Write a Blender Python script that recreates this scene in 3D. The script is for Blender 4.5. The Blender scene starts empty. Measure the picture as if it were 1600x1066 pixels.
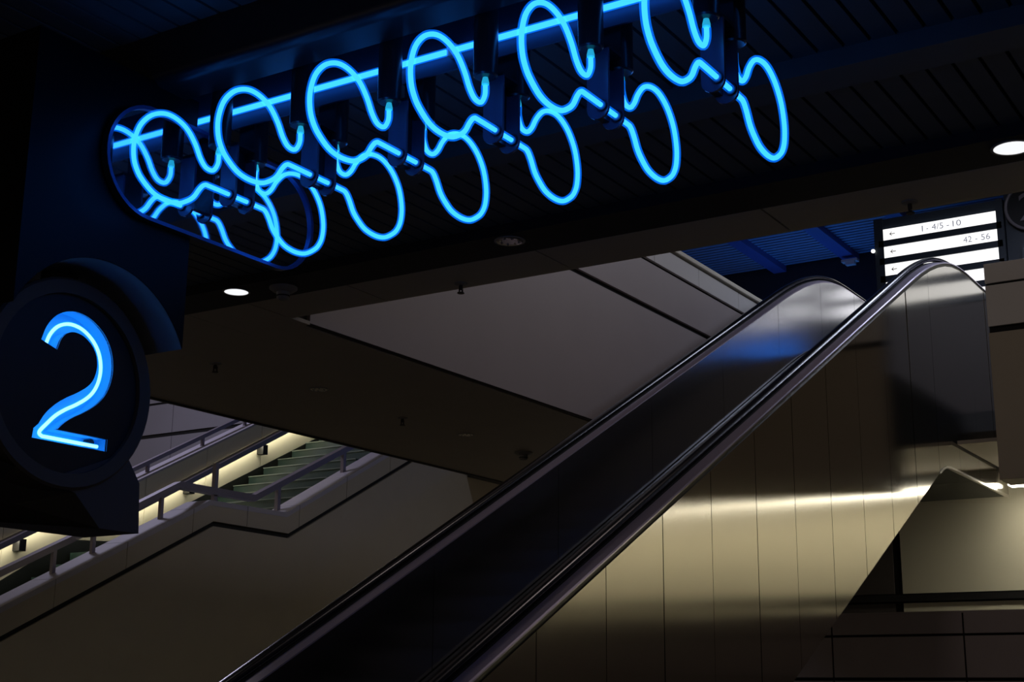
import bpy, math, random
from mathutils import Vector, Matrix
random.seed(7)
scene = bpy.context.scene
col = scene.collection

# ---------------------------------------------------------------- camera
F_PX, YAW, PITCH, ROLL = 2200.0, math.radians(32.45), math.radians(14.2), math.radians(.52)
EYE = Vector((0, 0, 1.6))
fw = Vector((math.cos(PITCH)*math.cos(YAW), math.cos(PITCH)*math.sin(YAW), math.sin(PITCH)))
rt = fw.cross(Vector((0, 0, 1))).normalized()
up = rt.cross(fw)
rt, up = rt*math.cos(ROLL)+up*math.sin(ROLL), -rt*math.sin(ROLL)+up*math.cos(ROLL)
cam_d = bpy.data.cameras.new('camera')
cam_d.sensor_width = 36
cam_d.lens = F_PX/1600*36
cam_d.clip_start = .05
cam = bpy.data.objects.new('camera', cam_d)
col.objects.link(cam)
M3 = Matrix((rt, up, -fw)).transposed()
cam.matrix_world = Matrix.Translation(EYE) @ M3.to_4x4()
scene.camera = cam

# ---------------------------------------------------------------- world, exposure
w = bpy.data.worlds.new('world')
scene.world = w
w.use_nodes = True
w.node_tree.nodes['Background'].inputs[0].default_value = (1.0, .82, .62, 1)
w.node_tree.nodes['Background'].inputs[1].default_value = .08
vs = scene.view_settings
vs.view_transform = 'Standard'
vs.look = 'None'
vs.exposure = 0
vs.gamma = 1
vs.use_curve_mapping = False

# ---------------------------------------------------------------- lamps of the place (outside the picture), added blue fill
def area_lamp(name, loc, size, power, color, target, size_y=None):
    d = bpy.data.lights.new(name, 'AREA')
    d.energy, d.color, d.size = power, color, size
    if size_y:
        d.shape, d.size_y = 'RECTANGLE', size_y
    o = bpy.data.objects.new(name, d)
    col.objects.link(o)
    o.location = loc
    o.rotation_euler = (Vector(target)-Vector(loc)).to_track_quat('-Z', 'Y').to_euler()
    return o
def spot_lamp(name, loc, power, color, deg=100, r=.05):
    d = bpy.data.lights.new(name, 'SPOT')
    d.energy, d.color, d.spot_size, d.spot_blend, d.shadow_soft_size = power, color, math.radians(deg), .6, r
    o = bpy.data.objects.new(name, d)
    col.objects.link(o)
    o.location = loc
    return o
# ceiling luminaires of the upper hall over the escalator void and over the stair void
area_lamp('upper_hall_lamp', (10.0, 3.6, 8.4), 1.2, 19, (.96, .80, .78), (10.0, 3.6, 0))
area_lamp('upper_hall_lamp', (16.0, 2.6, 8.4), .5, 88, (.72, .78, 1.0), (16.0, 3.2, 0), 3.0)
area_lamp('stair_hall_lamp', (13.0, 16.5, 9.0), 1.5, 120, (.74, .72, 1.0), (13.0, 15.5, 0))
# unseen blue light added beside the end-wall neon tubes to light the ribs
area_lamp('blue_fill_light', (20.6, 7.4, 6.3), .4, 16, (.06, .25, 1.0), (20.3, 7.6, 8.6), 3.0)

# ---------------------------------------------------------------- materials
MAT = {}
def mat(name, color, rough=.6, metal=0., emit=None, strength=0., noise=0., scale=8., stretch=None, bump=0., spec=.5, aniso=0., coat=0.):
    m = bpy.data.materials.new(name)
    m.use_nodes = True
    nt = m.node_tree
    b = nt.nodes['Principled BSDF']
    b.inputs['Base Color'].default_value = (*color, 1)
    b.inputs['Roughness'].default_value = rough
    b.inputs['Metallic'].default_value = metal
    b.inputs['Specular IOR Level'].default_value = spec
    b.inputs['Coat Weight'].default_value = coat
    if aniso:
        b.inputs['Anisotropic'].default_value = aniso
    if emit:
        b.inputs['Emission Color'].default_value = (*emit, 1)
        b.inputs['Emission Strength'].default_value = strength
    if noise or bump:
        tc = nt.nodes.new('ShaderNodeTexCoord')
        mp = nt.nodes.new('ShaderNodeMapping')
        if stretch:
            mp.inputs['Scale'].default_value = stretch
        nz = nt.nodes.new('ShaderNodeTexNoise')
        nz.inputs['Scale'].default_value = scale
        nz.inputs['Detail'].default_value = 4
        nt.links.new(tc.outputs['Object'], mp.inputs['Vector'])
        nt.links.new(mp.outputs['Vector'], nz.inputs['Vector'])
        if noise:
            mx = nt.nodes.new('ShaderNodeMix')
            mx.data_type = 'RGBA'
            mx.inputs['A'].default_value = (*[c*(1-noise) for c in color], 1)
            mx.inputs['B'].default_value = (*[min(1, c*(1+noise)) for c in color], 1)
            nt.links.new(nz.outputs['Fac'], mx.inputs['Factor'])
            nt.links.new(mx.outputs['Result'], b.inputs['Base Color'])
        if bump:
            bp = nt.nodes.new('ShaderNodeBump')
            bp.inputs['Strength'].default_value = bump
            bp.inputs['Distance'].default_value = .01
            nt.links.new(nz.outputs['Fac'], bp.inputs['Height'])
            nt.links.new(bp.outputs['Normal'], b.inputs['Normal'])
    MAT[name] = m
    return m
mat('beige_panel', (.50, .44, .34), .55, noise=.06, scale=3)
mat('mauve_panel', (.46, .40, .39), .5, noise=.05, scale=2.5)
mat('cap_panel', (.80, .78, .75), .45, noise=.04, scale=3)
mat('rail_reflection_tone', (.90, .85, .70), .4)  # pale non-metal: the rail's bright reflection is put into the colour
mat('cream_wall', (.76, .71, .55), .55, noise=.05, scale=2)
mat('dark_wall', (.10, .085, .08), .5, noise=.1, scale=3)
mat('low_wall_panel', (.40, .34, .33), .45, noise=.08, scale=3)
mat('grey_wall', (.30, .29, .32), .6, noise=.06, scale=2)
mat('black_gap', (.006, .006, .006), .8)
mat('black_gloss', (.001, .001, .0015), .45, spec=.15)
mat('black_satin', (.012, .012, .014), .5)
mat('duct_black', (.012, .012, .014), .35, noise=.2, scale=5, stretch=(1, .1, 1), spec=.6)
mat('slat_metal', (.105, .12, .12), .5, noise=.15, scale=6)
mat('dark_soffit', (.012, .011, .012), .6)
mat('floor_stone', (.12, .11, .10), .3, noise=.2, scale=4)
mat('slab_dark', (.05, .05, .05), .8, noise=.1)
mat('steel', (.36, .335, .29), .12, metal=1, noise=.05, scale=20, stretch=(14, 14, .5), bump=.02)
mat('steel_inner', (.56, .56, .60), .17, metal=1, noise=.06, scale=20, stretch=(12, 12, .6), bump=.03)
mat('steel_deck', (.42, .37, .48), .3, metal=.45, noise=.08, scale=24, stretch=(1, 14, 1), bump=.02)
mat('steel_edge', (.62, .60, .58), .2, metal=1, noise=.03)
mat('reveal_olive', (.10, .09, .05), .5, metal=.3)
mat('rubber_black', (.010, .010, .014), .22, spec=.6)
mat('truss_dark', (.035, .038, .032), .5)
mat('step_metal', (.18, .18, .18), .4, metal=.8, noise=.1)
mat('rail_metal', (.25, .22, .26), .42, metal=.5, noise=.04)
mat('coping_lit', (.50, .47, .53), .5, noise=.06, scale=5)  # wall-top tone with the bluish light from above put into it
mat('stair_green', (.024, .060, .052), .55, noise=.15, scale=10)
mat('nosing_metal', (.22, .27, .24), .45)
mat('stringer_black', (.012, .014, .012), .5)
mat('mirror_glass', (.80, .85, .92), .03, metal=1)
mat('mirror_rim', (.05, .10, .25), .3, metal=.6)
mat('smoked_grey', (.06, .08, .14), .25, spec=.7)
mat('reflector_plate', (.05, .06, .10), .55, metal=.6, noise=.4, scale=4)
mat('clip_rubber', (.01, .012, .03), .4)
mat('electrode_green', (.05, .35, .30), .3, emit=(.02, .45, .75), strength=.8)
mat('housing_black', (.010, .012, .018), .3, spec=.6)
mat('sign_ring', (.085, .07, .055), .6, spec=.3)
mat('scoop_lit_tone', (.16, .18, .22), .5)  # paler than the black block so the scoop reads as lit
mat('sign_body', (.075, .070, .068), .6, noise=.1, spec=.3)
mat('sign_face', (.002, .002, .003), .6)
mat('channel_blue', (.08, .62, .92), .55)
mat('white_plastic', (.62, .60, .55), .45)
mat('detector_grey', (.30, .28, .24), .5)
mat('sprinkler_brass', (.06, .05, .04), .4, metal=.5)
mat('lamp_trim', (.35, .34, .32), .35, metal=.5)
mat('lamp_reflector', (.65, .65, .62), .15, metal=1)
mat('bulb_off', (.25, .25, .25), .2)
mat('lens_lit', (.9, .9, .9), .4, emit=(.95, .97, 1.0), strength=1.0)
mat('strip_lit', (.9, .9, .85), .4, emit=(1.0, .94, .76), strength=13.0)
mat('led_lit', (.9, .9, .85), .4, emit=(1.0, .93, .70), strength=7.0)
mat('sign_lit', (.9, .9, .9), .4, emit=(1.0, .98, .95), strength=1.25)
mat('strip_sign_lit', (.9, .9, .9), .4, emit=(1.0, .98, .92), strength=.85)
mat('sign_frame', (.025, .035, .05), .4)
mat('sign_ink', (.15, .16, .20), .6, emit=(.17, .18, .22), strength=1.0)
mat('arrow_ink', (.03, .03, .04), .6)
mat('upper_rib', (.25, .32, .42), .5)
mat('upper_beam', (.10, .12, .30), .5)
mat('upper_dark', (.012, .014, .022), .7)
mat('numeral_dim', (.20, .18, .20), .4)
mat('spark_lit', (.9, .9, .9), .4, emit=(1, .97, .9), strength=2.0)

def emission(name, c, s):
    m = bpy.data.materials.new(name)
    m.use_nodes = True
    nt = m.node_tree
    nt.nodes.clear()
    o = nt.nodes.new('ShaderNodeOutputMaterial')
    e = nt.nodes.new('ShaderNodeEmission')
    e.inputs[0].default_value = (*c, 1)
    e.inputs[1].default_value = s
    nt.links.new(e.outputs[0], o.inputs[0])
    MAT[name] = m
def glow_glass(name, c, s):
    m = bpy.data.materials.new(name)
    m.use_nodes = True
    nt = m.node_tree
    nt.nodes.clear()
    o = nt.nodes.new('ShaderNodeOutputMaterial')
    e = nt.nodes.new('ShaderNodeEmission')
    e.inputs[0].default_value = (*c, 1)
    e.inputs[1].default_value = s
    t = nt.nodes.new('ShaderNodeBsdfTransparent')
    a = nt.nodes.new('ShaderNodeAddShader')
    nt.links.new(e.outputs[0], a.inputs[0])
    nt.links.new(t.outputs[0], a.inputs[1])
    nt.links.new(a.outputs[0], o.inputs[0])
    MAT[name] = m
emission('neon_gas', (.022, .23, 1.0), 3.0)
glow_glass('neon_glass', (.0, .16, .95), .42)
emission('digit_gas', (.13, .40, 1.0), 4.0)
glow_glass('digit_glass', (.02, .35, 1.0), .35)

# ---------------------------------------------------------------- mesh helpers
ORG = {}
class MB:
    def __init__(s):
        s.v, s.f = [], []
    def add(s, vs_, fs):
        n = len(s.v)
        s.v += [tuple(p) for p in vs_]
        s.f += [tuple(i+n for i in f) for f in fs]
        return s
    def box(s, x0, x1, y0, y1, z0, z1):
        return s.add([(x0, y0, z0), (x1, y0, z0), (x1, y1, z0), (x0, y1, z0), (x0, y0, z1), (x1, y0, z1), (x1, y1, z1), (x0, y1, z1)],
                     [(0, 3, 2, 1), (4, 5, 6, 7), (0, 1, 5, 4), (1, 2, 6, 5), (2, 3, 7, 6), (3, 0, 4, 7)])
    def prism(s, poly, a, b, axis='Y'):
        """poly: list of 2-d points; axis Y -> (x,z) swept in y, Z -> (x,y) swept in z, X -> (y,z) swept in x"""
        n = len(poly)
        def pt(p, t):
            return {'Y': (p[0], t, p[1]), 'Z': (p[0], p[1], t), 'X': (t, p[0], p[1])}[axis]
        vs_ = [pt(p, a) for p in poly]+[pt(p, b) for p in poly]
        fs = [tuple(range(n-1, -1, -1)), tuple(range(n, 2*n))]+[(i, (i+1) % n, (i+1) % n+n, i+n) for i in range(n)]
        return s.add(vs_, fs)
    def band(s, top, bot, y0, y1):
        """solid between two polylines of equal length in xz, swept in y (quads only, so concave outlines are fine)"""
        n = len(top)
        vs_ = [(x, y0, z) for x, z in top]+[(x, y0, z) for x, z in bot]+[(x, y1, z) for x, z in top]+[(x, y1, z) for x, z in bot]
        fs = []
        for i in range(n-1):
            fs += [(n+i, n+i+1, i+1, i), (2*n+i, 2*n+i+1, 3*n+i+1, 3*n+i), (i, i+1, 2*n+i+1, 2*n+i), (3*n+i, 3*n+i+1, n+i+1, n+i)]
        fs += [(0, 2*n, 3*n, n), (n-1, 2*n-1, 4*n-1, 3*n-1)]
        return s.add(vs_, fs)
    def tube(s, path, r, n=10, closed=False, cap=True):
        path = [Vector(p) for p in path]
        k = len(path)
        d0 = (path[1]-path[0]).normalized()
        ref = Vector((0, 0, 1)) if abs(d0.z) < .9 else Vector((1, 0, 0))
        nrm = d0.cross(ref).normalized()
        rings = []
        for i, p in enumerate(path):
            a = path[i-1] if i or closed else p
            b = path[(i+1) % k] if i < k-1 or closed else p
            d = (b-a).normalized()
            nrm = (nrm-d*nrm.dot(d)).normalized()
            bn = d.cross(nrm)
            rr = r[i] if isinstance(r, (list, tuple)) else r
            rings.append([p+(nrm*math.cos(2*math.pi*j/n)+bn*math.sin(2*math.pi*j/n))*rr for j in range(n)])
        vs_ = [q for g in rings for q in g]
        fs = []
        for i in range(k if closed else k-1):
            for j in range(n):
                a, b = i*n, ((i+1) % k)*n
                fs.append((a+j, a+(j+1) % n, b+(j+1) % n, b+j))
        if cap and not closed:
            fs += [tuple(range(n-1, -1, -1)), tuple((k-1)*n+j for j in range(n))]
        return s.add(vs_, fs)
    def lathe(s, prof, c, n=24):
        """prof: list of (r,z) turned about the vertical through c"""
        vs_ = []
        for r_, z_ in prof:
            for j in range(n):
                a = 2*math.pi*j/n
                vs_.append((c[0]+r_*math.cos(a), c[1]+r_*math.sin(a), c[2]+z_))
        fs = []
        for i in range(len(prof)-1):
            for j in range(n):
                fs.append((i*n+j, i*n+(j+1) % n, (i+1)*n+(j+1) % n, (i+1)*n+j))
        fs += [tuple(range(n-1, -1, -1)), tuple((len(prof)-1)*n+j for j in range(n))]
        return s.add(vs_, fs)
    def sweep(s, sec, path):
        """sec: closed list of (y,dz); path: list of (x,z); section kept upright"""
        n, k = len(sec), len(path)
        vs_ = [(x, y, z+dz) for x, z in path for y, dz in sec]
        fs = [(i*n+j, i*n+(j+1) % n, (i+1)*n+(j+1) % n, (i+1)*n+j) for i in range(k-1) for j in range(n)]
        fs += [tuple(range(n-1, -1, -1)), tuple((k-1)*n+j for j in range(n))]
        return s.add(vs_, fs)
    def build(s, name, m, parent=None, smooth=False, bevel=0.):
        me = bpy.data.meshes.new(name)
        o_ = Vector((0, 0, 0))
        if parent is not None:
            o_ = ORG.get(parent.name, o_)
        me.from_pydata([(p[0]-o_.x, p[1]-o_.y, p[2]-o_.z) for p in s.v], [], s.f)
        me.update()
        me.materials.append(MAT[m])
        if smooth:
            me.polygons.foreach_set('use_smooth', [True]*len(me.polygons))
            try:
                me.set_sharp_from_angle(angle=math.radians(40))
            except Exception:
                pass
        o = bpy.data.objects.new(name, me)
        col.objects.link(o)
        if parent is not None:
            o.parent = parent
            ORG[o.name] = o_
        if bevel:
            b = o.modifiers.new('bevel', 'BEVEL')
            b.width, b.segments, b.limit_method = bevel, 2, 'ANGLE'
        # consistent normals
        import bmesh
        bm = bmesh.new()
        bm.from_mesh(me)
        bmesh.ops.recalc_face_normals(bm, faces=bm.faces)
        bm.to_mesh(me)
        bm.free()
        return o
def empty(name, loc):
    o = bpy.data.objects.new(name, None)
    o.empty_display_size = .1
    col.objects.link(o)
    o.location = loc
    ORG[o.name] = Vector(loc)
    return o
def tag(o, label=None, cat=None, group=None, kind=None):
    for k_, v_ in (('label', label), ('category', cat), ('group', group), ('kind', kind)):
        if v_:
            o[k_] = v_
    return o
def struct(o, label, cat='structure'):
    return tag(o, label, cat, None, 'structure')
def copy_tree(o, parent=None):
    c = o.copy()
    col.objects.link(c)
    c.parent = parent
    for ch in list(o.children):
        copy_tree(ch, c)
    return c
def interp(poly, x):
    for (x0, z0), (x1, z1) in zip(poly, poly[1:]):
        if x0 <= x <= x1:
            return z0+(z1-z0)*(x-x0)/(x1-x0) if x1 > x0 else z0
    return poly[0][1] if x < poly[0][0] else poly[-1][1]
def clip(poly, a, b, dz=0.):
    pts = [(a, interp(poly, a)+dz)]+[(x, z+dz) for x, z in poly if a+1e-4 < x < b-1e-4]+[(b, interp(poly, b)+dz)]
    return pts
def catmull(pts, sub=4):
    out = []
    n = len(pts)
    for i in range(n-1):
        p0, p1, p2, p3 = (Vector(pts[max(i-1, 0)]), Vector(pts[i]), Vector(pts[i+1]), Vector(pts[min(i+2, n-1)]))
        for j in range(sub):
            t = j/sub
            out.append(.5*((2*p1)+(p2-p0)*t+(2*p0-5*p1+4*p2-p3)*t*t+(3*p1-p0-3*p2+p3)*t**3))
    out.append(Vector(pts[-1]))
    return out
def text_mesh(body, size, extrude=.002):
    cu = bpy.data.curves.new('text', 'FONT')
    cu.body, cu.size, cu.extrude = body, size, extrude
    cu.resolution_u = 3
    t = bpy.data.objects.new('text', cu)
    col.objects.link(t)
    dg = bpy.context.evaluated_depsgraph_get()
    me = bpy.data.meshes.new_from_object(t.evaluated_get(dg))
    bpy.data.objects.remove(t)
    return me

# ================================================================ SETTING
HS = 4.0       # underside of the slab edges
ZC = 4.06      # slatted ceiling
ZU = 5.1       # upper floor
fl = MB().box(-7, 18, -12, 26, -.2, 0).build('floor', 'floor_stone')
struct(fl, 'dark polished stone floor of the lower concourse', 'floor')

# slatted ceiling of the concourse
ce = MB().box(-7, 6.03, -10, 12, ZC+.022, 4.6).build('ceiling', 'black_gap')
struct(ce, 'black slatted metal ceiling over the concourse', 'ceiling')
slat = None
y = -1.0
while y < 9.2:
    if slat is None:
        slat = MB().box(-3, 6.02, -1.0, -.911, ZC, ZC+.02).build('ceiling_slat', 'slat_metal', ce)
        s_ = slat
    else:
        s_ = slat.copy()
        col.objects.link(s_)
        s_.location.y = y+1.0
    y += .1047
bm_ = MB().box(4.92, 5.117, -10, 12, 3.982, ZC+.03).build('trim_1', 'slat_metal')
struct(bm_, 'dark flat crossbeam under the slatted ceiling', 'beam')
tb = MB().box(6.02, 6.34, -10, 12, HS, 4.9).build('trim_2', 'dark_soffit')
struct(tb, 'black recessed band of ceiling holding the downlights', 'ceiling band')

# beige slab-edge panels with a rounded far edge
sf = MB().box(6.36, 6.74, -10, 8.70, HS+.03, ZU).build('ceiling_soffit', 'black_gap')
struct(sf, 'beige panelled slab edge crossing under the upper floor', 'soffit')
prof = [(6.345, HS), (6.72, HS)]+[(6.72+.23*math.sin(a), HS+.23*(1-math.cos(a))) for a in [math.pi/2*i/7 for i in range(1, 8)]]+[(6.95, ZU), (6.90, ZU)]
prof_in = [(6.345, HS+.025), (6.72, HS+.025)]+[(6.72+.20*math.sin(a), HS+.025+.205*(1-math.cos(a))) for a in [math.pi/2*i/7 for i in range(1, 8)]]+[(6.92, ZU), (6.90, ZU)]
yj = 6.55-1.333*12
pan = None
edges = []
while yj < 8.7:
    edges.append(yj)
    yj += 1.333
edges = [e for e in edges if e < 6.0]+[6.015]
for e0, e1 in zip(edges, edges[1:]):
    a, b = e0+.006, e1-.006
    n = len(prof)
    m_ = MB()
    vs_ = [(x, a, z) for x, z in prof]+[(x, a, z) for x, z in prof_in]+[(x, b, z) for x, z in prof]+[(x, b, z) for x, z in prof_in]
    fs = []
    for i in range(n-1):
        fs += [(i, i+1, 2*n+i+1, 2*n+i), (n+i, 3*n+i, 3*n+i+1, n+i+1), (i, n+i, n+i+1, i+1), (2*n+i, 2*n+i+1, 3*n+i+1, 3*n+i)]
    fs += [(0, 2*n, 3*n, n), (n-1, 2*n-1, 4*n-1, 3*n-1)]
    m_.add(vs_, fs)
    m_.build('soffit_panel', 'beige_panel', sf, smooth=True)
# large beige soffit between the two voids
so = MB().box(6.345, 17.6, 6.05, 8.72, HS+.03, ZU).build('ceiling_slab', 'slab_dark')
struct(so, 'broad beige soffit under the upper floor between the voids', 'soffit')
MB().box(6.345, 6.95, 6.02, 6.55, HS, HS+.025).build('soffit_panel', 'beige_panel', so)
MB().box(6.345, 6.951, 6.556, 8.72, HS, HS+.025).build('soffit_panel', 'beige_panel', so)
MB().box(6.951, 17.6, 6.075, 8.72, HS, HS+.025).build('soffit_panel', 'beige_panel', so)
MB().box(6.95, 17.6, 6.03, 6.07, HS+.006, HS+.03).build('edge_trim', 'dark_soffit', so)
MB().box(6.95, 17.6, 8.70, 8.74, HS-.012, ZU).build('edge_trim', 'dark_soffit', so)

# mauve fascia beside the escalator
fa = MB().box(6.95, 17.6, 6.05, 6.16, HS+.04, 6.06).build('wall_fascia', 'black_gap')
struct(fa, 'mauve panelled fascia and parapet of the upper floor behind escalator', 'wall')
MB().box(6.95, 17.6, 6.02, 6.05, HS+.012, 5.30).build('fascia_panel', 'mauve_panel', fa)
MB().box(6.95, 17.6, 6.02, 6.05, 5.355, 5.795).build('fascia_panel', 'mauve_panel', fa)
xs = [6.95+1.04*i for i in range(11)]
xs = [13.154+1.046*i for i in range(-6, 5)]
for a, b in zip(xs, xs[1:]):
    MB().box(a+.004, b-.004, 6.02, 6.05, 5.835, 6.03).build('parapet_panel', 'cap_panel', fa)
MB().box(6.95, 17.6, 5.99, 6.14, 6.05, 6.10).build('parapet_rail', 'rail_reflection_tone', fa, bevel=.008)

# upper-floor edge opposite, right of the escalator
wr = MB().box(14.76, 15.2, -12, 3.44, 3.83, ZU).box(15.2, 18.0, -12, 3.44, 4.33, ZU).box(14.76, 14.9, -12, 3.44, ZU, 6.08).build('wall_right', 'black_gap')
struct(wr, 'grey-beige panelled slab edge and parapet right of the escalator top', 'wall')
for a, b in ((3.80, 5.345), (5.415, 5.86), (5.885, 6.10)):
    y1 = 3.45
    while y1 > -12:
        MB().box(14.73, 14.76, max(-12, y1-2.8)+.004, y1-.004, a, b).build('parapet_panel', 'cap_panel' if a > 5 else 'beige_panel', wr, bevel=.003)
        y1 -= 2.8
MB().box(14.762, 15.2, -12, 3.45, 3.80, 3.83).build('underside_panel', 'beige_panel', wr)

# lit back wall under the upper floor
wb = MB().box(18.02, 18.2, -12, 7.5, 0, 4.28).build('wall_back', 'black_gap')
struct(wb, 'cream wall washed by a strip light under the upper floor', 'wall')
ye = 5.52
while ye > -12:
    MB().box(18.0, 18.02, max(-12, ye-5.6)+.006, ye-.006, 2.92, 4.279).build('wall_panel', 'cream_wall', wb)
    MB().box(18.0, 18.02, max(-12, ye-5.6)+.006, ye-.006, 0, 2.80).build('wall_panel', 'cream_wall', wb)
    ye -= 5.6
MB().box(17.96, 18.02, -12, 7.5, 2.82, 2.905).build('wall_rail', 'dark_soffit', wb)
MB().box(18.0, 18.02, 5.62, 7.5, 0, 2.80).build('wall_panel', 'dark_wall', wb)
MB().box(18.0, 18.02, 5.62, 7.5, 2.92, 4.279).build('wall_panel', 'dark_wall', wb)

# low dark panelled wall in front of it
lw = MB().box(15.03, 15.3, -12, 8.0, 0, 2.48).build('wall_low', 'black_gap')
struct(lw, 'low dark brown panelled wall below the lit cream wall', 'wall')
js = [5.40-1.41*i for i in range(-2, 13)]
for b, a in zip(js, js[1:]):
    for z0, z1 in ((0, 1.80), (1.835, 2.255), (2.28, 2.49)):
        MB().box(15.0, 15.03, a+.009, b-.009, z0, z1).build('wall_panel', 'low_wall_panel', lw, bevel=.003)
MB().box(15.0, 15.3, -12, 8.0, 2.49, 2.51).build('coping', 'low_wall_panel', lw)

# ---- staircase: near wall, flights, far wall
ST = [(6.0, .735), (9.373, 2.418), (12.22, 3.838), (13.596, 3.844), (20.0, 7.18)]
GR = [(6.0, .42), (9.41, 2.115), (12.30, 3.575), (13.64, 3.562), (20.0, 6.85)]
sw = MB().band([(x, z-.05) for x, z in ST], [(x, 0) for x, z in ST], 12.05, 12.40).build('wall_stair', 'black_gap')
struct(sw, 'beige panelled side wall of the staircase with a black shadow groove', 'wall')
g0 = clip(GR, 6.0, 20.0, -.03)
MB().band(g0, [(x, 0) for x, z in g0], 12.015, 12.05).build('wall_panel', 'beige_panel', sw)
jx = [6.0, 7.1, 8.1, 9.06, 10.036, 10.983, 11.96, 12.873, 13.835, 14.775, 15.72, 16.66, 17.6, 18.4, 19.2, 20.0]
for a, b in zip(jx, jx[1:]):
    a, b = a+.004, b-.004
    xsx = sorted(set([a, b]+[x for x, _ in ST+GR if a < x < b]))
    MB().band([(x, interp(ST, x)) for x in xsx], [(x, interp(GR, x)+.03) for x in xsx], 12.015, 12.05).build('wall_panel', 'beige_panel', sw)
    MB().band([(x, interp(ST, x)+.012) for x in xsx], [(x, interp(ST, x)-.05) for x in xsx], 12.012, 12.40).build('coping', 'coping_lit', sw)

stw = empty('staircase', (13.0, 13.3, 0))
tag(stw, 'dark green stair flight rising between panelled walls under the soffit', 'staircase')
ZL = 3.30
def step(x, z, run=.30, rise=.172):
    t = MB().box(x, x+run+.02, 12.41, 14.14, z-.9, z).build('step', 'stair_green', stw)
    MB().box(x-.012, x+.03, 12.41, 14.14, z-.010, z+.004).build('nosing', 'nosing_metal', t)
x, z = 13.0, ZL+.172
while x < 19.6:
    step(x, z)
    x += .305
    z += .172
MB().box(12.0, 13.0, 12.41, 14.14, ZL-.3, ZL).build('landing', 'stair_green', stw)
x, z = 12.0, ZL
while z > .2:
    x -= .28
    z -= .172
    MB().box(x, x+.30, 12.41, 14.14, max(0, z-.9), z).build('step', 'stair_green', stw)

FW = [(5.5, .75), (12.1, 4.14), (12.7, 4.15), (16.9, 6.31)]
fwl = MB().band(FW, [(x, 0) for x, z in FW], 14.2, 14.45).build('wall_far', 'cap_panel')
struct(fwl, 'pale far side wall of the staircase', 'wall')
SB = [(5.5, .01), (6.6, .25), (12.0, 3.46), (12.7, 3.50), (16.9, 5.61)]
jj = [5.5+i*1.1 for i in range(12)]
jj = [j for j in jj if j < 16.8]+[16.9]
for a, b in zip(jj, jj[1:]):
    a, b = a+.004, b-.004
    xsx = sorted(set([a, b]+[x for x, _ in FW+SB if a < x < b]))
    MB().band([(x, interp(FW, x)-.01) for x in xsx], [(x, interp(SB, x)+.01) for x in xsx], 14.175, 14.2).build('wall_panel', 'cream_wall', fwl)
MB().band(SB, [(x, z-1.2 if z > 1.2 else 0) for x, z in SB], 14.17, 14.2).build('stringer', 'stringer_black', fwl)
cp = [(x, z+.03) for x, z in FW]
MB().band(cp, FW, 14.15, 14.50).build('coping', 'coping_lit', fwl)

we = MB().box(17.02, 17.3, 14.6, 26, 0, 9.4).build('wall_end', 'black_gap')
struct(we, 'dim lavender-grey wall with dark grooves behind the staircase', 'wall')
ey = [14.6+1.9*i for i in range(6)]
ey = [24.3-2.85*i for i in range(4)][::-1]
ey = [14.6]+[17.72-2.1, 17.72, 19.8, 21.9, 24.0]
ey = sorted(set(ey))
for a, b in zip(ey, ey[1:]):
    for z0, z1 in ((0, 5.90), (5.965, 6.48), (6.52, 9.4)):
        MB().box(17.0, 17.02, a+.006, b-.006, z0, z1).build('wall_panel', 'grey_wall', we)

# ---- upper hall shell
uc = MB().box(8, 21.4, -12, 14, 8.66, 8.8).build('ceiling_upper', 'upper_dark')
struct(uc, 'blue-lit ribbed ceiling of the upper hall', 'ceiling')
x = 17.6
rib = None
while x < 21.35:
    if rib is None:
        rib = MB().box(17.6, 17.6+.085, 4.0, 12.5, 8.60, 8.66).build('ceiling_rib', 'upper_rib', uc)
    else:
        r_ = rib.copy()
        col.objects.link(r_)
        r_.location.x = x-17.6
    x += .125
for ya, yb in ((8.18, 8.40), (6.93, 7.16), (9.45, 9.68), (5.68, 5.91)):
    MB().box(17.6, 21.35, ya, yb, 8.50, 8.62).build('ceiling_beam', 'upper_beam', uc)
uw = MB().box(21.35, 21.6, -12, 14, ZU, 8.8).build('wall_upper', 'upper_dark')
struct(uw, 'dark end wall of the upper hall behind the direction sign', 'wall')
uf = MB().box(17.65, 21.4, -12, 12, ZU-.25, ZU).build('floor_upper', 'slab_dark')
struct(uf, 'upper hall floor at the head of the escalator', 'floor')

# ---- black beam above the neon lamps
DX0, DZ = 3.447, 3.85  # beam, neon, mirror and numeral sign scaled down about the camera, baked into values
dprof = [(DX0, ZC), (DX0, DZ+.045)]+[(DX0+.045*(1-math.cos(a)), DZ+.045*(1-math.sin(a))) for a in [math.pi/2*i/6 for i in range(1, 7)]]+[(3.618, DZ), (3.618, 4.021), (4.014, 4.021), (4.014, ZC)]
m_ = MB()
n = len(dprof)
m_.add([(x, -2.0, z) for x, z in dprof]+[(x, 6.8, z) for x, z in dprof], [(i, (i+1) % n, (i+1) % n+n, i+n) for i in range(n)])
db = m_.build('trim_3', 'duct_black', smooth=True)
struct(db, 'long black rounded beam carrying the neon lamps', 'beam')
MB().box(3.818, 3.828, -2.0, 5.0, 3.785, 4.021).build('reflector_plate', 'reflector_plate', db)

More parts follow.
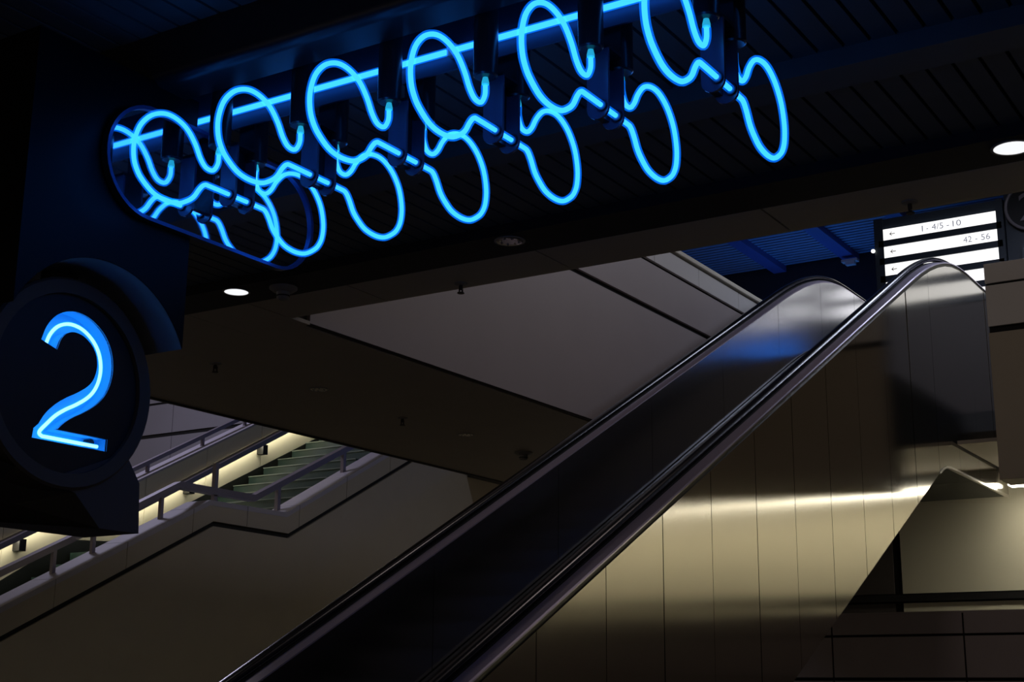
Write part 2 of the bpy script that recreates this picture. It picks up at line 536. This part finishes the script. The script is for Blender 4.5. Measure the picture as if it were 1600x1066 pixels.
# ================================================================ NEON LAMPS
XC = 3.771
half = [(-0.1035, 3.6061), (-0.1053, 3.571), (-0.1278, 3.5368), (-0.1656, 3.535), (-0.198, 3.562), (-0.2277, 3.607), (-0.27, 3.6493), (-0.3195, 3.6709), (-0.3735, 3.6754), (-0.423, 3.661), (-0.468, 3.6304), (-0.5058, 3.58), (-0.5247, 3.5125), (-0.5202, 3.454), (-0.5004, 3.4135), (-0.4707, 3.3847), (-0.4185, 3.355), (-0.36, 3.3451), (-0.297, 3.3523), (-0.252, 3.3748), (-0.2187, 3.4018), (-0.1926, 3.4405), (-0.1683, 3.4648), (-0.135, 3.4684)]
full = half+[(0, 3.4684)]+[(-x, z) for x, z in half[::-1]]
YS = [3.6729-0.4082*i for i in range(6)]
def neon_lamp(y0):
    r = empty('neon_lamp', (XC, y0, 3.337))
    path = [Vector((XC+p.x, y0, p.y)) for p in catmull([Vector((a, b)) for a, b in full], 4)]
    tb_ = MB().tube(path, .0146, 12).build('neon_tube', 'neon_glass', r, smooth=True)
    MB().tube(path, .0083, 10).build('glowing_gas', 'neon_gas', tb_, smooth=True)
    for sgn in (-1, 1):
        cx = XC+sgn*0.1035
        MB().lathe([(.036, 3.6358), (.0423, 3.6412), (.0423, 4.012)], (cx, y0, 0), 20).build('electrode_housing', 'housing_black', r, smooth=True)
        MB().lathe([(.013, 3.6106), (.013, 3.6178), (.009, 3.6358)], (cx, y0, 0), 14).build('electrode_cap', 'electrode_green', r, smooth=True)
    zt, zs = 3.67, 3.4684
    for fx in (3.7458, 3.8484):
        pl = [(y0-.0234, zt), (y0-.0234, zs)]+[(y0+.0162-.0396*math.cos(a), zs-.007-.036*math.sin(a)) for a in [math.pi*i/8 for i in range(0, 9)]]+[(y0+.0558, zt)]
        fl_ = MB().prism(pl, fx-.0054, fx+.0054, 'X').build('hanger_plate', 'smoked_grey', r)
        MB().tube([(fx-.0126, y0, zs), (fx+.0126, y0, zs)], .0194, 14).build('tube_clip', 'clip_rubber', fl_, smooth=True)
    MB().box(3.7512, 3.843, y0+.027, y0+.054, zs-.014, zt).build('hanger_web', 'housing_black', r)
    MB().box(3.7404, 3.8538, y0-.0234, y0+.0558, zt, zt+.012).build('hanger_cap', 'housing_black', r)
    MB().box(3.8300, 3.8538, y0-.0234, y0+.0558, zt+.012, 4.021).build('hanger_post', 'housing_black', r)
    MB().tube([(3.8538, y0+.027, 3.571), (3.879, y0+.027, 3.571)], .011, 8).build('hanger_bolt', 'steel_edge', r)
    return r
proto = neon_lamp(YS[0])
names6 = ['blue double-loop neon lamp nearest the mirror end panel', 'blue double-loop neon lamp second from the mirror end panel', 'blue double-loop neon lamp third from the mirror end panel',
          'blue double-loop neon lamp third from the right end of row', 'blue double-loop neon lamp second from the right end of row', 'rightmost blue double-loop neon lamp, its left loop cut by the picture top']
for i in range(6):
    o = proto if i == 0 else copy_tree(proto)
    o.location.y = YS[i]
    tag(o, names6[i], 'neon lamp', 'row of double-loop neon lamps')

# straight neon tube behind the hangers
nb = empty('neon_bar', (3.792, 1.8, 3.828))
tag(nb, 'straight blue neon tube running behind the loop hangers', 'neon tube')
ysb = [-1.08, 1.035, 2.682, 4.77]
for a, b in zip(ysb, ysb[1:]):
    t_ = MB().tube([(3.792, a+.012, 3.8442), (3.792, b-.012, 3.8442)], .0149, 12).build('neon_tube', 'neon_glass', nb, smooth=True)
    MB().tube([(3.792, a+.02, 3.8442), (3.792, b-.02, 3.8442)], .0104, 10).build('glowing_gas', 'neon_gas', t_, smooth=True)
for a in ysb:
    MB().box(3.792, 3.818, a-.018, a+.018, 3.828, 3.872).build('tube_support', 'white_plastic', nb)

# stadium mirror panel
def stadium(xa, xb, zc, r, n=20):
    p = [(xa-r*math.sin(math.pi*i/n), zc+r*math.cos(math.pi*i/n)) for i in range(n+1)]
    p += [(xb+r*math.sin(math.pi*i/n), zc-r*math.cos(math.pi*i/n)) for i in range(n+1)]
    return p
YM = 3.8003
mp_ = empty('mirror_panel', (XC+.027, YM, 3.301))
tag(mp_, 'rounded dark mirror end panel reflecting the neon loops', 'mirror')
MB().prism(stadium(3.447, 4.149, 3.5215, .2088), YM, YM+.02).build('mirror', 'mirror_glass', mp_)
o_, i_ = stadium(3.447, 4.149, 3.5215, .2214), stadium(3.447, 4.149, 3.5215, .207)
n = len(o_)
m_ = MB()
vs_ = [(x, YM-.012, z) for x, z in o_]+[(x, YM-.012, z) for x, z in i_]+[(x, YM+.02, z) for x, z in o_]+[(x, YM+.001, z) for x, z in i_]
fs = []
for i in range(n):
    j = (i+1) % n
    fs += [(i, j, n+j, n+i), (i, 2*n+i, 2*n+j, j), (n+i, n+j, 3*n+j, 3*n+i)]
m_.add(vs_, fs).build('rim', 'mirror_rim', mp_, smooth=True)

# ================================================================ GATE NUMBER SIGN
CX, CZ, R0 = 3.303, 2.6755, 0.3825
YD = 3.96
# scooped black block that carries the sign
arc = [(CX+0.4302*math.cos(a), CZ+0.4302*math.sin(a)) for a in [math.radians(26)+(math.pi-2*math.radians(26))*i/28 for i in range(29)]]
zb = CZ+0.4302*math.sin(math.radians(26))
xr, xl = arc[0][0], arc[-1][0]
m_ = MB()
topz = 3.868
n = len(arc)
vs_, fs = [], []
for yy in (3.8214, 4.59):
    vs_ += [(x, yy, z) for x, z in arc]+[(x, yy, topz) for x, z in arc]
for i in range(n-1):
    fs += [(i, i+1, n+i+1, n+i), (2*n+i, 2*n+i+1, 3*n+i+1, 3*n+i), (i, i+1, 2*n+i+1, 2*n+i), (n+i, n+i+1, 3*n+i+1, 3*n+i)]
fs += [(0, n, 3*n, 2*n), (n-1, 2*n-1, 4*n-1, 3*n-1)]
blk = m_.add(vs_, fs).build('sign_mount', 'black_gloss', smooth=True)
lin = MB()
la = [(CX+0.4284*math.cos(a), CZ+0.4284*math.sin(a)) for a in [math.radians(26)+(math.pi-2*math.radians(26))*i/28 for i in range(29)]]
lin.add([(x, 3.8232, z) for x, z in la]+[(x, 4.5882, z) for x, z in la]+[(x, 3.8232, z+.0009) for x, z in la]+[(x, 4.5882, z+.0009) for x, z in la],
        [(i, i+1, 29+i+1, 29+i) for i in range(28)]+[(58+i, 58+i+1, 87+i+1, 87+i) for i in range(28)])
lin.build('scoop_light_catch', 'scoop_lit_tone', blk, smooth=True)  # thin paler sheet added over the black scoop to catch blue light
tag(blk, 'black hanging block with a round scoop above the numeral sign', 'sign mount')

gs = empty('gate_sign', (CX, YD, 2.14))
tag(gs, 'round black hanging sign with a glowing blue neon numeral 2', 'sign')
def circ(r, n=64):
    return [(CX+r*math.cos(2*math.pi*i/n), CZ+r*math.sin(2*math.pi*i/n)) for i in range(n)]
# drum and bevelled ring
m_ = MB()
rr = [(R0, YD+.153), (R0, YD+.009), (R0-.009, YD), (.3258, YD+.0045), (.3222, YD+.0405)]
n = 64
vs_ = [(CX+r*math.cos(2*math.pi*i/n), yy, CZ+r*math.sin(2*math.pi*i/n)) for r, yy in rr for i in range(n)]
fs = [(k*n+i, k*n+(i+1) % n, (k+1)*n+(i+1) % n, (k+1)*n+i) for k in range(len(rr)-1) for i in range(n)]
fs.append(tuple(range(n)))
m_.add(vs_, fs).build('ring', 'sign_ring', gs, smooth=True)
# numeral outline
cl = [(3.2058, 2.797), (3.222, 2.8438), (3.2508, 2.8798), (3.2895, 2.8996), (3.33, 2.9032), (3.375, 2.8924), (3.42, 2.8636), (3.4506, 2.824), (3.465, 2.7745), (3.4614, 2.725), (3.4434, 2.6818), (3.4128, 2.6476), (3.366, 2.6152), (3.321, 2.59), (3.2796, 2.5612), (3.2454, 2.527), (3.2238, 2.491)]
cs = catmull([Vector(p) for p in cl], 4)
def offs(d):
    out = []
    for i, p in enumerate(cs):
        t_ = (cs[min(i+1, len(cs)-1)]-cs[max(i-1, 0)]).normalized()
        out.append((p.x-t_.y*d, p.y+t_.x*d))
    return out
HWD = .0378
bowl_out = [p for p in offs(HWD)]
bowl_in = [p for p in offs(-HWD)]
top_base = 2.5018
seg_out = [p for p in bowl_out if p[1] > top_base+.002]
seg_in = [p for p in bowl_in if p[1] > top_base+.005]
# the side that ends above the base stroke is the one further right at the foot
if seg_out[-1][0] > seg_in[-1][0]:
    foot_right, foot_left = seg_out, seg_in
else:
    foot_right, foot_left = seg_in, seg_out
num = foot_right+[(foot_right[-1][0]-.008, top_base), (3.5028, top_base), (3.5028, 2.4568), (3.168, 2.4568), (3.1716, 2.491)]+foot_left[::-1]
def curve_plate(loops, ext):
    cu = bpy.data.curves.new('plate', 'CURVE')
    cu.dimensions = '2D'
    cu.fill_mode = 'BOTH'
    cu.extrude = ext
    for lp in loops:
        sp = cu.splines.new('POLY')
        sp.points.add(len(lp)-1)
        for k_, (a, b) in enumerate(lp):
            sp.points[k_].co = (a, b, 0, 1)
        sp.use_cyclic_u = True
    t = bpy.data.objects.new('plate', cu)
    col.objects.link(t)
    dg = bpy.context.evaluated_depsgraph_get()
    me = bpy.data.meshes.new_from_object(t.evaluated_get(dg))
    bpy.data.objects.remove(t)
    return me
def from_curve(me, name, m, parent, y0):
    b = MB()
    b.add([(v.co.x, y0-v.co.z, v.co.y) for v in me.vertices], [tuple(p.vertices) for p in me.polygons])
    return b.build(name, m, parent)
from_curve(curve_plate([circ(.324), num], .0036), 'face', 'sign_face', gs, YD+.0252)
ch = curve_plate([num], .001)
nch = from_curve(ch, 'numeral_back', 'channel_blue', gs, YD+.0882)
m_ = MB()
n = len(num)
m_.add([(x, YD+.0198, z) for x, z in num]+[(x, YD+.0882, z) for x, z in num], [(i, (i+1) % n, (i+1) % n+n, i+n) for i in range(n)])
m_.build('numeral_channel', 'channel_blue', gs)
path2 = [Vector((p.x+.0054, YD+.0495, p.y-.0036)) for p in catmull([Vector(p) for p in cl[:-1]]+[Vector((3.2157, 2.4928)), Vector((3.2265, 2.4793)), Vector((3.249, 2.4784)), Vector((3.33, 2.4784)), Vector((3.4785, 2.4784))], 4)]
t_ = MB().tube(path2, .0086, 10).build('numeral_tube', 'digit_glass', gs, smooth=True)
MB().tube(path2, .0061, 10).build('glowing_gas', 'digit_gas', t_, smooth=True)
MB().tube([(3.4605, YD+.054, 2.4865), (3.4605, YD+.087, 2.4865)], .0126, 12).build('electrode_socket', 'black_satin', gs, smooth=True)
# bevelled pedestal below the ring
ZB = 2.176
b = MB()
front = [(3.24, 2.32), (3.591, 2.464), (3.6675, 2.3605), (3.681, ZB), (3.4938, ZB), (3.3705, 2.2885)]
back = [(3.24, 2.32), (3.591, 2.464), (3.6675, 2.3605), (3.681, ZB), (3.3453, ZB), (3.15, 2.2885)]
vs_ = [(x, YD+.0135, z) for x, z in front]+[(x, YD+.306, z) for x, z in back]
b.add(vs_, [(0, 1, 2, 3, 4, 5), (6, 7, 8, 9, 10, 11), (0, 6, 7, 1), (1, 7, 8, 2), (2, 8, 9, 3), (3, 9, 10, 4), (4, 10, 11, 5), (5, 11, 6, 0)])
b.build('pedestal', 'sign_body', gs)
b = MB()
vs_ = [(2.97, YD+.018, 2.374), (3.24, YD+.018, 2.32), (3.3705, YD+.018, 2.2885), (3.4938, YD+.018, ZB), (3.3453, YD+.306, ZB),
       (2.97, YD+.306, ZB), (2.898, YD+.306, 2.356), (2.97, YD+.306, 2.374), (3.24, YD+.306, 2.32)]
b.add(vs_, [(0, 1, 2, 3, 4, 5, 6), (3, 4, 5), (0, 6, 7), (0, 1, 8, 7), (7, 8, 4, 5, 6)])
b.build('pedestal_bevel', 'sign_body', gs)
MB().box(3.24, 3.366, YD+.09, YD+.144, 3.04, 3.0958).build('hanger', 'black_satin', gs)

# ================================================================ ESCALATOR
T = [(2.6, .86), (3.9, .86), (4.25, .885), (4.6, .96), (5.0, 1.14), (6.0, 1.655), (8.0, 2.685), (10.0, 3.715), (12.0, 4.745), (13.5, 5.5175), (14.1, 5.826), (14.4, 5.972),
     (14.7, 6.105), (15.0, 6.22), (15.3, 6.315), (15.6, 6.385), (15.9, 6.427), (16.2, 6.444), (16.5, 6.448), (17.5, 6.448)]
B = [(2.6, 0), (6.79, 0), (14.55, 3.885), (14.68, 3.944), (14.82, 3.985), (15.0, 4.0), (17.5, 4.0)]
es = empty('escalator', (6.0, 4.8, 0))
tag(es, 'steel-clad escalator rising to the right up to the next floor', 'escalator')
sx = [2.6, 3.4, 4.2, 5.0, 5.78, 6.56, 7.343, 8.1, 8.852, 9.648, 10.425, 11.247, 12.075, 12.897, 13.72, 14.56, 15.38, 16.19, 17.0, 17.5]
for a, b in zip(sx, sx[1:]):
    a, b = a+.0045, b-.0045
    xsx = sorted(set([a, b]+[x for x, _ in T+B if a < x < b]))
    o = MB().band([(x, interp(T, x)) for x in xsx], [(x, interp(B, x)) for x in xsx], 4.0, 4.02).build('cladding_panel', 'steel', es)
    tilt = random.uniform(-.0016, .0016)        # panels never hang perfectly plane
    for v in o.data.vertices:
        if v.co.y < -.79:
            v.co.y += tilt*(v.co.z-3.2)
full_x = sorted(set([x for x, _ in T+B]))
MB().band([(x, interp(T, x)-.005) for x in full_x], [(x, interp(B, x)+.02) for x in full_x], 4.02, 4.20).build('balustrade_core', 'black_gap', es)
MB().band([(x, interp(T, x)-.005) for x in full_x], [(x, interp(B, x)+.02) for x in full_x], 5.45, 5.64).build('balustrade_core', 'black_gap', es)
MB().band([(x, interp(T, x)) for x in full_x], [(x, interp(B, x)) for x in full_x], 5.64, 5.66).build('cladding_panel', 'steel', es)
# underside
bx = [2.6, 6.8, 8.4, 10.0, 11.6, 13.2, 14.7, 16.1, 17.5]
for a, b in zip(bx[1:], bx[2:]):
    a, b = a+.005, b-.005
    xsx = sorted(set([a, b]+[x for x, _ in B if a < x < b]))
    MB().band([(x, interp(B, x)+.03) for x in xsx], [(x, interp(B, x)+.004) for x in xsx], 4.02, 5.64).build('underside_panel', 'truss_dark', es)
MB().sweep([(3.992, -.012), (4.03, -.012), (4.03, .012), (3.992, .012)], [(x, z) for x, z in B if x >= 14.55]).build('edge_strip', 'steel_edge', es)
# reveal, deck, handrail, inner deck on both sides
Td = [(x, z) for x, z in catmull([Vector(p) for p in T], 3)]
def side(name, yo, s):
    """yo outer face, s=+1 towards the inside"""
    yy = lambda d: yo+s*d
    MB().sweep([(yy(.012), -.005), (yy(.03), -.005), (yy(.03), .045), (yy(.012), .045)], Td).build('reveal_strip', 'reveal_olive', es)
    MB().sweep([(yy(0), .045), (yy(.008), .052), (yy(.095), .060), (yy(.095), .03), (yy(.02), .03), (yy(.0), .035)], Td).build('deck', 'steel_deck', es)
    MB().sweep([(yy(.19), .060), (yy(.238), .034), (yy(.24), .02), (yy(.19), .03)], Td).build('inner_deck', 'steel_deck', es)
    MB().sweep([(yy(.10), .03), (yy(.185), .03), (yy(.185), .068), (yy(.10), .068)], Td).build('handrail_guide', 'black_gap', es)
    hr = [(yy(.142+.045*math.cos(a)), .102+.027*math.sin(a)) for a in [2*math.pi*i/14 for i in range(14)]]
    path = [p for p in Td if p[0] > 2.7]
    MB().sweep(hr, path).build('handrail', 'rubber_black', es, smooth=True)
side('near', 4.0, 1)
side('far', 5.66, -1)
# inner balustrade panels and skirts
isx = [2.6, 4.4, 6.0, 7.6, 9.2, 10.8, 12.35, 13.85, 15.2, 16.4, 17.5]
for a, b in zip(isx, isx[1:]):
    a, b = a+.003, b-.003
    xsx = sorted(set([a, b]+[x for x, _ in T if a < x < b]))
    for y0, y1 in ((4.24, 4.225), (5.42, 5.435)):
        MB().band([(x, interp(T, x)+.025) for x in xsx], [(x, interp(T, x)-.85) for x in xsx], min(y0, y1), max(y0, y1)).build('inner_panel', 'steel_inner', es)
for y0, y1 in ((4.25, 4.28), (5.38, 5.41)):
    MB().band([(x, interp(T, x)-.72) for x in full_x], [(x, interp(T, x)-1.05) for x in full_x], y0, y1).build('skirt', 'truss_dark', es)
x = 4.4
while x < 15.6:
    zt = interp(T, x+.2)-.88
    MB().box(x, x+.40, 4.29, 5.37, zt-.2, zt).build('step', 'step_metal', es)
    x += .40
MB().box(15.6, 17.5, 4.29, 5.37, 5.40, 5.60).build('comb_plate', 'step_metal', es)
MB().box(2.6, 4.4, 4.29, 5.37, 0, .02).build('comb_plate', 'step_metal', es)

# ================================================================ STAIR RAILS
def rail(m, pts, ya, yb, h):
    """flat bar following pts (x,z top) between ya and yb, height h"""
    m.band(pts, [(x, z-h) for x, z in pts], ya, yb)
    return m
gr = empty('guard_rail', (12.2, 12.27, 3.3))
tag(gr, 'flat metal guard rail on the near stair wall, bent at the landing', 'railing')
NR = [(6.2, 1.20), (9.52, 2.827), (10.48, 3.30), (11.93, 4.05)]
rail(MB(), NR, 12.22, 12.33, .075).build('rail', 'rail_metal', gr)
rail(MB(), [(11.93, 4.05), (13.22, 4.05)], 12.22, 12.33, .085).build('rail', 'rail_metal', gr)
rail(MB(), [(13.22, 4.05), (15.12, 5.00), (17.4, 6.14)], 12.22, 12.33, .085).build('rail', 'rail_metal', gr)
for px in (7.6, 9.15, 10.2, 10.72, 11.69):
    MB().box(px-.022, px+.022, 12.255, 12.30, interp(ST, px)-.02, interp(NR, px)-.06).build('post', 'rail_metal', gr)
for px in (12.55, 13.7, 15.0, 16.4):
    zt = 4.36 if px < 12.6 else interp([(13.22, 4.05), (17.4, 6.14)], px)-.06
    MB().box(px-.028, px+.028, 12.25, 12.305, interp(ST, px)-.02, zt).build('post', 'rail_metal', gr)

fr_ = empty('guard_rail', (14.0, 14.33, 4.6))
tag(fr_, 'thin metal guard rail along the far stair wall coping', 'railing')
FR = [(8.0, 2.25), (12.1, 4.32), (12.66, 4.32), (16.9, 6.52)]
rail(MB(), FR, 14.30, 14.37, .06).build('rail', 'rail_metal', fr_)
for px in (10.6, 12.0, 13.36, 14.36, 15.2, 16.2):
    MB().box(px-.02, px+.02, 14.32, 14.36, interp(FW, px)+.02, interp(FR, px)-.05).build('post', 'rail_metal', fr_)

wh = empty('wall_handrail', (14.0, 14.1, 4.2))
tag(wh, 'broad wall handrail with a light strip underneath on far stair wall', 'handrail')
HRp = [(7.0, 1.33), (12.1, 3.95), (12.9, 3.97), (16.9, 6.09)]
rail(MB(), HRp, 13.98, 14.13, .075).build('rail', 'rail_metal', wh)
rail(MB(), [(x, z-.076) for x, z in HRp], 14.05, 14.12, .018).build('light_strip', 'led_lit', wh)
for px in (9.6, 11.2, 13.93, 15.36):
    zt = interp(HRp, px)
    MB().box(px-.05, px+.05, 14.05, 14.172, zt-.24, zt-.096).build('bracket', 'black_satin', wh)

# ================================================================ LIGHTS AND FITTINGS IN THE CEILINGS
def downlight(px, py, lit, label, z=HS, r=.085, power=0):
    d = empty('downlight', (px, py, z))
    tag(d, label, 'downlight', 'recessed round downlights')
    MB().lathe([(r*.86, -.001), (r*.86, -.006), (r, -.006), (r, -.001)], (px, py, z), 28).build('trim_ring', 'lamp_trim', d, smooth=True)
    if lit:
        MB().lathe([(r*.86, -.004), (r*.5, -.012), (r*.001, -.014)], (px, py, z), 28).build('lens', 'lens_lit', d, smooth=True)
        spot_lamp('downlight_beam', (px, py, z-.03), power, (1, .93, .82), 90)
    else:
        MB().lathe([(r*.86, -.0065), (r*.80, -.0075), (r*.30, -.004), (r*.05, -.003)], (px, py, z), 28).build('reflector', 'lamp_reflector', d, smooth=True)
        for k_ in range(8):
            a = 2*math.pi*k_/8
            MB().box(px+math.cos(a)*r*.6-.004, px+math.cos(a)*r*.6+.004, py+math.sin(a)*r*.6-.004, py+math.sin(a)*r*.6+.004, z-.012, z-.004).build('bulb_facet', 'bulb_off' if k_ % 3 else 'lamp_reflector', d)
    return d
downlight(6.10, 5.886, True, 'small lit downlight beside the smoke detector, above the numeral sign', power=4)
downlight(6.15, 1.274, True, 'lit downlight in the black band at the right edge', power=4, r=.095)
downlight(6.12, 3.911, False, 'unlit downlight in the black ceiling band below the neon lamps')
downlight(8.55, 7.282, False, 'unlit downlight in the beige soffit nearer the numeral sign', r=.08)
downlight(10.821, 7.386, False, 'unlit downlight in the beige soffit nearer the escalator', r=.08)

def detector(px, py, label, s=1., z=HS):
    d = empty('smoke_detector', (px, py, z))
    tag(d, label, 'smoke detector', 'ceiling smoke detectors')
    MB().lathe([(.085*s, 0), (.085*s, -.012), (.06*s, -.03), (.045*s, -.032)], (px, py, z), 24).build('base', 'detector_grey', d, smooth=True)
    h = MB().lathe([(.042*s, -.03), (.038*s, -.07), (.030*s, -.078), (.02*s, -.082)], (px, py, z), 20).build('sensor_head', 'detector_grey', d, smooth=True)
    MB().lathe([(.040*s, -.052), (.041*s, -.052), (.041*s, -.060), (.040*s, -.060)], (px, py, z), 20).build('vent_slot', 'black_gap', h)
detector(6.18, 5.577, 'pale cone-shaped smoke detector on the black ceiling band', 1.0)
detector(11.938, 7.441, 'dim smoke detector on the beige soffit close to the escalator', 1.1)
def sprinkler(px, py, label, z=HS, s=1.):
    d = empty('sprinkler_head', (px, py, z))
    tag(d, label, 'sprinkler', 'ceiling sprinkler heads')
    MB().lathe([(.045*s, 0), (.045*s, -.006), (.014*s, -.012)], (px, py, z), 16).build('escutcheon', 'detector_grey', d, smooth=True)
    MB().lathe([(.012*s, -.01), (.012*s, -.04), (.006*s, -.042)], (px, py, z), 10).build('nozzle', 'sprinkler_brass', d, smooth=True)
    MB().box(px-.020*s, px-.014*s, py-.004, py+.004, z-.065*s, z-.02).box(px+.014*s, px+.020*s, py-.004, py+.004, z-.065*s, z-.02).build('frame_arms', 'sprinkler_brass', d)
    MB().lathe([(.024*s, -.064*s), (.024*s, -.070*s)], (px, py, z), 12).build('deflector', 'sprinkler_brass', d)
sprinkler(7.461, 7.367, 'sprinkler head on the beige soffit just right of the numeral sign')
sprinkler(9.864, 7.417, 'sprinkler head between the two unlit soffit downlights')
sprinkler(6.66, 4.60, 'sprinkler head on the beige slab edge above the mauve fascia', s=.9)
sprinkler(6.62, 1.88, 'sprinkler head on the beige slab edge near the white direction sign', s=.9)

# strip light above the cream wall
sl = empty('strip_light', (17.67, -2, 4.2))
tag(sl, 'long glowing strip light above the cream wall at right', 'strip light')
MB().box(17.18, 17.46, -9.0, 3.95, 4.13, 4.279).build('tray', 'white_plastic', sl)
yq = 3.94
while yq > -8.9:
    MB().box(17.21, 17.43, max(-8.95, yq-1.18), yq, 4.095, 4.13).build('tube_cover', 'strip_lit', sl)
    yq -= 1.2
cs_ = MB().box(15.2, 17.52, -12, 3.97, 4.28, 4.32).box(17.52, 18.0, -12, 7.5, 4.28, 4.32).build('ceiling_lower', 'beige_panel')
struct(cs_, 'beige ceiling above the strip light', 'ceiling')

# ================================================================ DIRECTION SIGN OF THE UPPER HALL
XS = 19.0
ds = empty('direction_sign', (XS, 5.0, ZU))
tag(ds, 'white illuminated direction sign of stacked strips with left arrows', 'sign')
MB().box(XS+.02, XS+.30, 4.13, 5.93, 6.86, 8.30).build('housing', 'sign_frame', ds)
for yp in (4.35, 5.70):
    MB().box(XS+.10, XS+.22, yp-.05, yp+.05, ZU, 6.86).build('post', 'sign_frame', ds)
pitch, hgt = .263, .163
texts = [[('1', 1442, 1443.7), ('-', 1449, 1452), ('4/5', 1457.5, 1475.5), ('-', 1480.5, 1484.5), ('10', 1490, 1503)], [('42', 1504.5, 1517.5), ('-', 1522.5, 1526), ('56', 1531.5, 1545)], [], [], [], [], [], []]
for k_ in range(5):
    zt = 8.135-pitch*k_
    p_ = MB().box(XS-.01, XS+.02, 4.225, 5.80, zt-hgt, zt).build('light_strip', 'sign_lit', ds)
    MB().box(XS-.02, XS+.02, 4.16, 5.87, zt-pitch+.004, zt-hgt-.004).build('divider', 'sign_frame', ds)
    zc = zt-hgt*.5
    ya = 5.66
    for q in range(1):
        MB().box(XS-.016, XS-.0105, ya-.03, ya+.05, zc-.005, zc+.005).build('arrow_shaft', 'arrow_ink', p_)
        m_ = MB()
        for sg in (1, -1):
            m_.add([(XS-.016, ya+.05, zc), (XS-.016, ya+.020, zc+sg*.030), (XS-.016, ya+.008, zc+sg*.030), (XS-.016, ya+.036, zc)], [(0, 1, 2, 3)])
        m_.build('arrow_head', 'arrow_ink', p_)
    for word, pa, pb in texts[k_]:
        me = text_mesh(word, .125)
        x0 = min(v.co.x for v in me.vertices)
        wd = max(v.co.x for v in me.vertices)-x0
        ya, yb = 5.80-(pa-1380)*.00895, 5.80-(pb-1380)*.00895
        b = MB()
        b.add([(XS-.014-v.co.z, ya+(yb-ya)*(v.co.x-x0)/wd, zc-.043+v.co.y) for v in me.vertices], [tuple(p.vertices) for p in me.polygons])
        b.build('lettering', 'sign_ink', p_)
MB().box(XS-.02, XS+.02, 5.80, 5.93, 6.86, 8.3).build('side_frame', 'sign_frame', ds)
MB().box(XS-.02, XS+.02, 4.13, 4.225, 6.86, 8.3).build('side_frame', 'sign_frame', ds)
rs = empty('round_sign', (XS, 3.75, 7.6))
tag(rs, 'dark round sign with a dim numeral 2 right of the direction sign', 'sign')
def disc(m, yc, zc, r, x0, x1, n=36):
    return m.prism([(yc+r*math.cos(2*math.pi*i/n), zc+r*math.sin(2*math.pi*i/n)) for i in range(n)], x0, x1, 'X')
MB().box(XS+.06, XS+.3, 2.6, 4.12, ZU, 8.6).build('backing', 'sign_frame', rs)
disc(MB(), 3.76, 8.13, .33, XS-.01, XS+.06).build('disc', 'sign_face', rs)
m_ = MB()
m_.tube([(XS-.01, 3.76+.33*math.cos(2*math.pi*i/40), 8.13+.33*math.sin(2*math.pi*i/40)) for i in range(40)], .022, 8, closed=True)
m_.build('rim', 'numeral_dim', rs, smooth=True)
me = text_mesh('2', .56, .006)
b = MB()
b.add([(XS-.02-v.co.z, 3.93-v.co.x, 7.93+v.co.y) for v in me.vertices], [tuple(p.vertices) for p in me.polygons])
b.build('numeral', 'numeral_dim', rs)
tag(MB().lathe([(.001, -.03), (.022, -.02), (.03, 0), (.022, .02), (.001, .03)], (XS-.04, 5.95, 7.83), 12).build('marker_lamp', 'spark_lit', smooth=True), 'tiny white marker lamp on the edge of direction sign', 'lamp')
s2 = empty('display_sign', (XS, 2.4, ZU))
tag(s2, 'white illuminated strip sign below the dark round sign', 'sign')
MB().box(XS-.02, XS+.055, 1.0, 3.92, 6.90, 7.60).build('housing', 'sign_frame', s2)
for zt in (7.54, 7.20):
    MB().box(XS-.04, XS-.02, 1.05, 3.885, zt-.20, zt).build('light_strip', 'strip_sign_lit', s2)
MB().box(XS+.0, XS+.055, .2, 3.92, ZU, 6.895).build('reflection_panel', 'dark_wall', s2)  # unseen panel added to tone the reflection in the escalator cladding
nl = empty('neon_line', (21.2, 6.9, 6.75))
tag(nl, 'blue neon tubes on the dark end wall under the ribbed ceiling', 'neon tube')
MB().box(21.25, 21.348, 5.5, 8.2, 6.75, 7.36).build('backing', 'cap_panel', nl)
for zt in (6.85, 7.05, 7.25):
    MB().tube([(21.20, 5.55, zt), (21.20, 8.15, zt)], .025, 10).build('neon_tube', 'neon_gas', nl, smooth=True)
sp = empty('ceiling_speaker', (21.2, 7.0, 8.3))
tag(sp, 'small pale boxy fitting under the blue-lit ribbed ceiling', 'fitting')
MB().box(21.0, 21.12, 6.86, 7.12, 8.40, 8.44).build('bracket', 'white_plastic', sp)
MB().box(21.01, 21.11, 6.91, 7.06, 8.35, 8.40).build('body', 'white_plastic', sp)
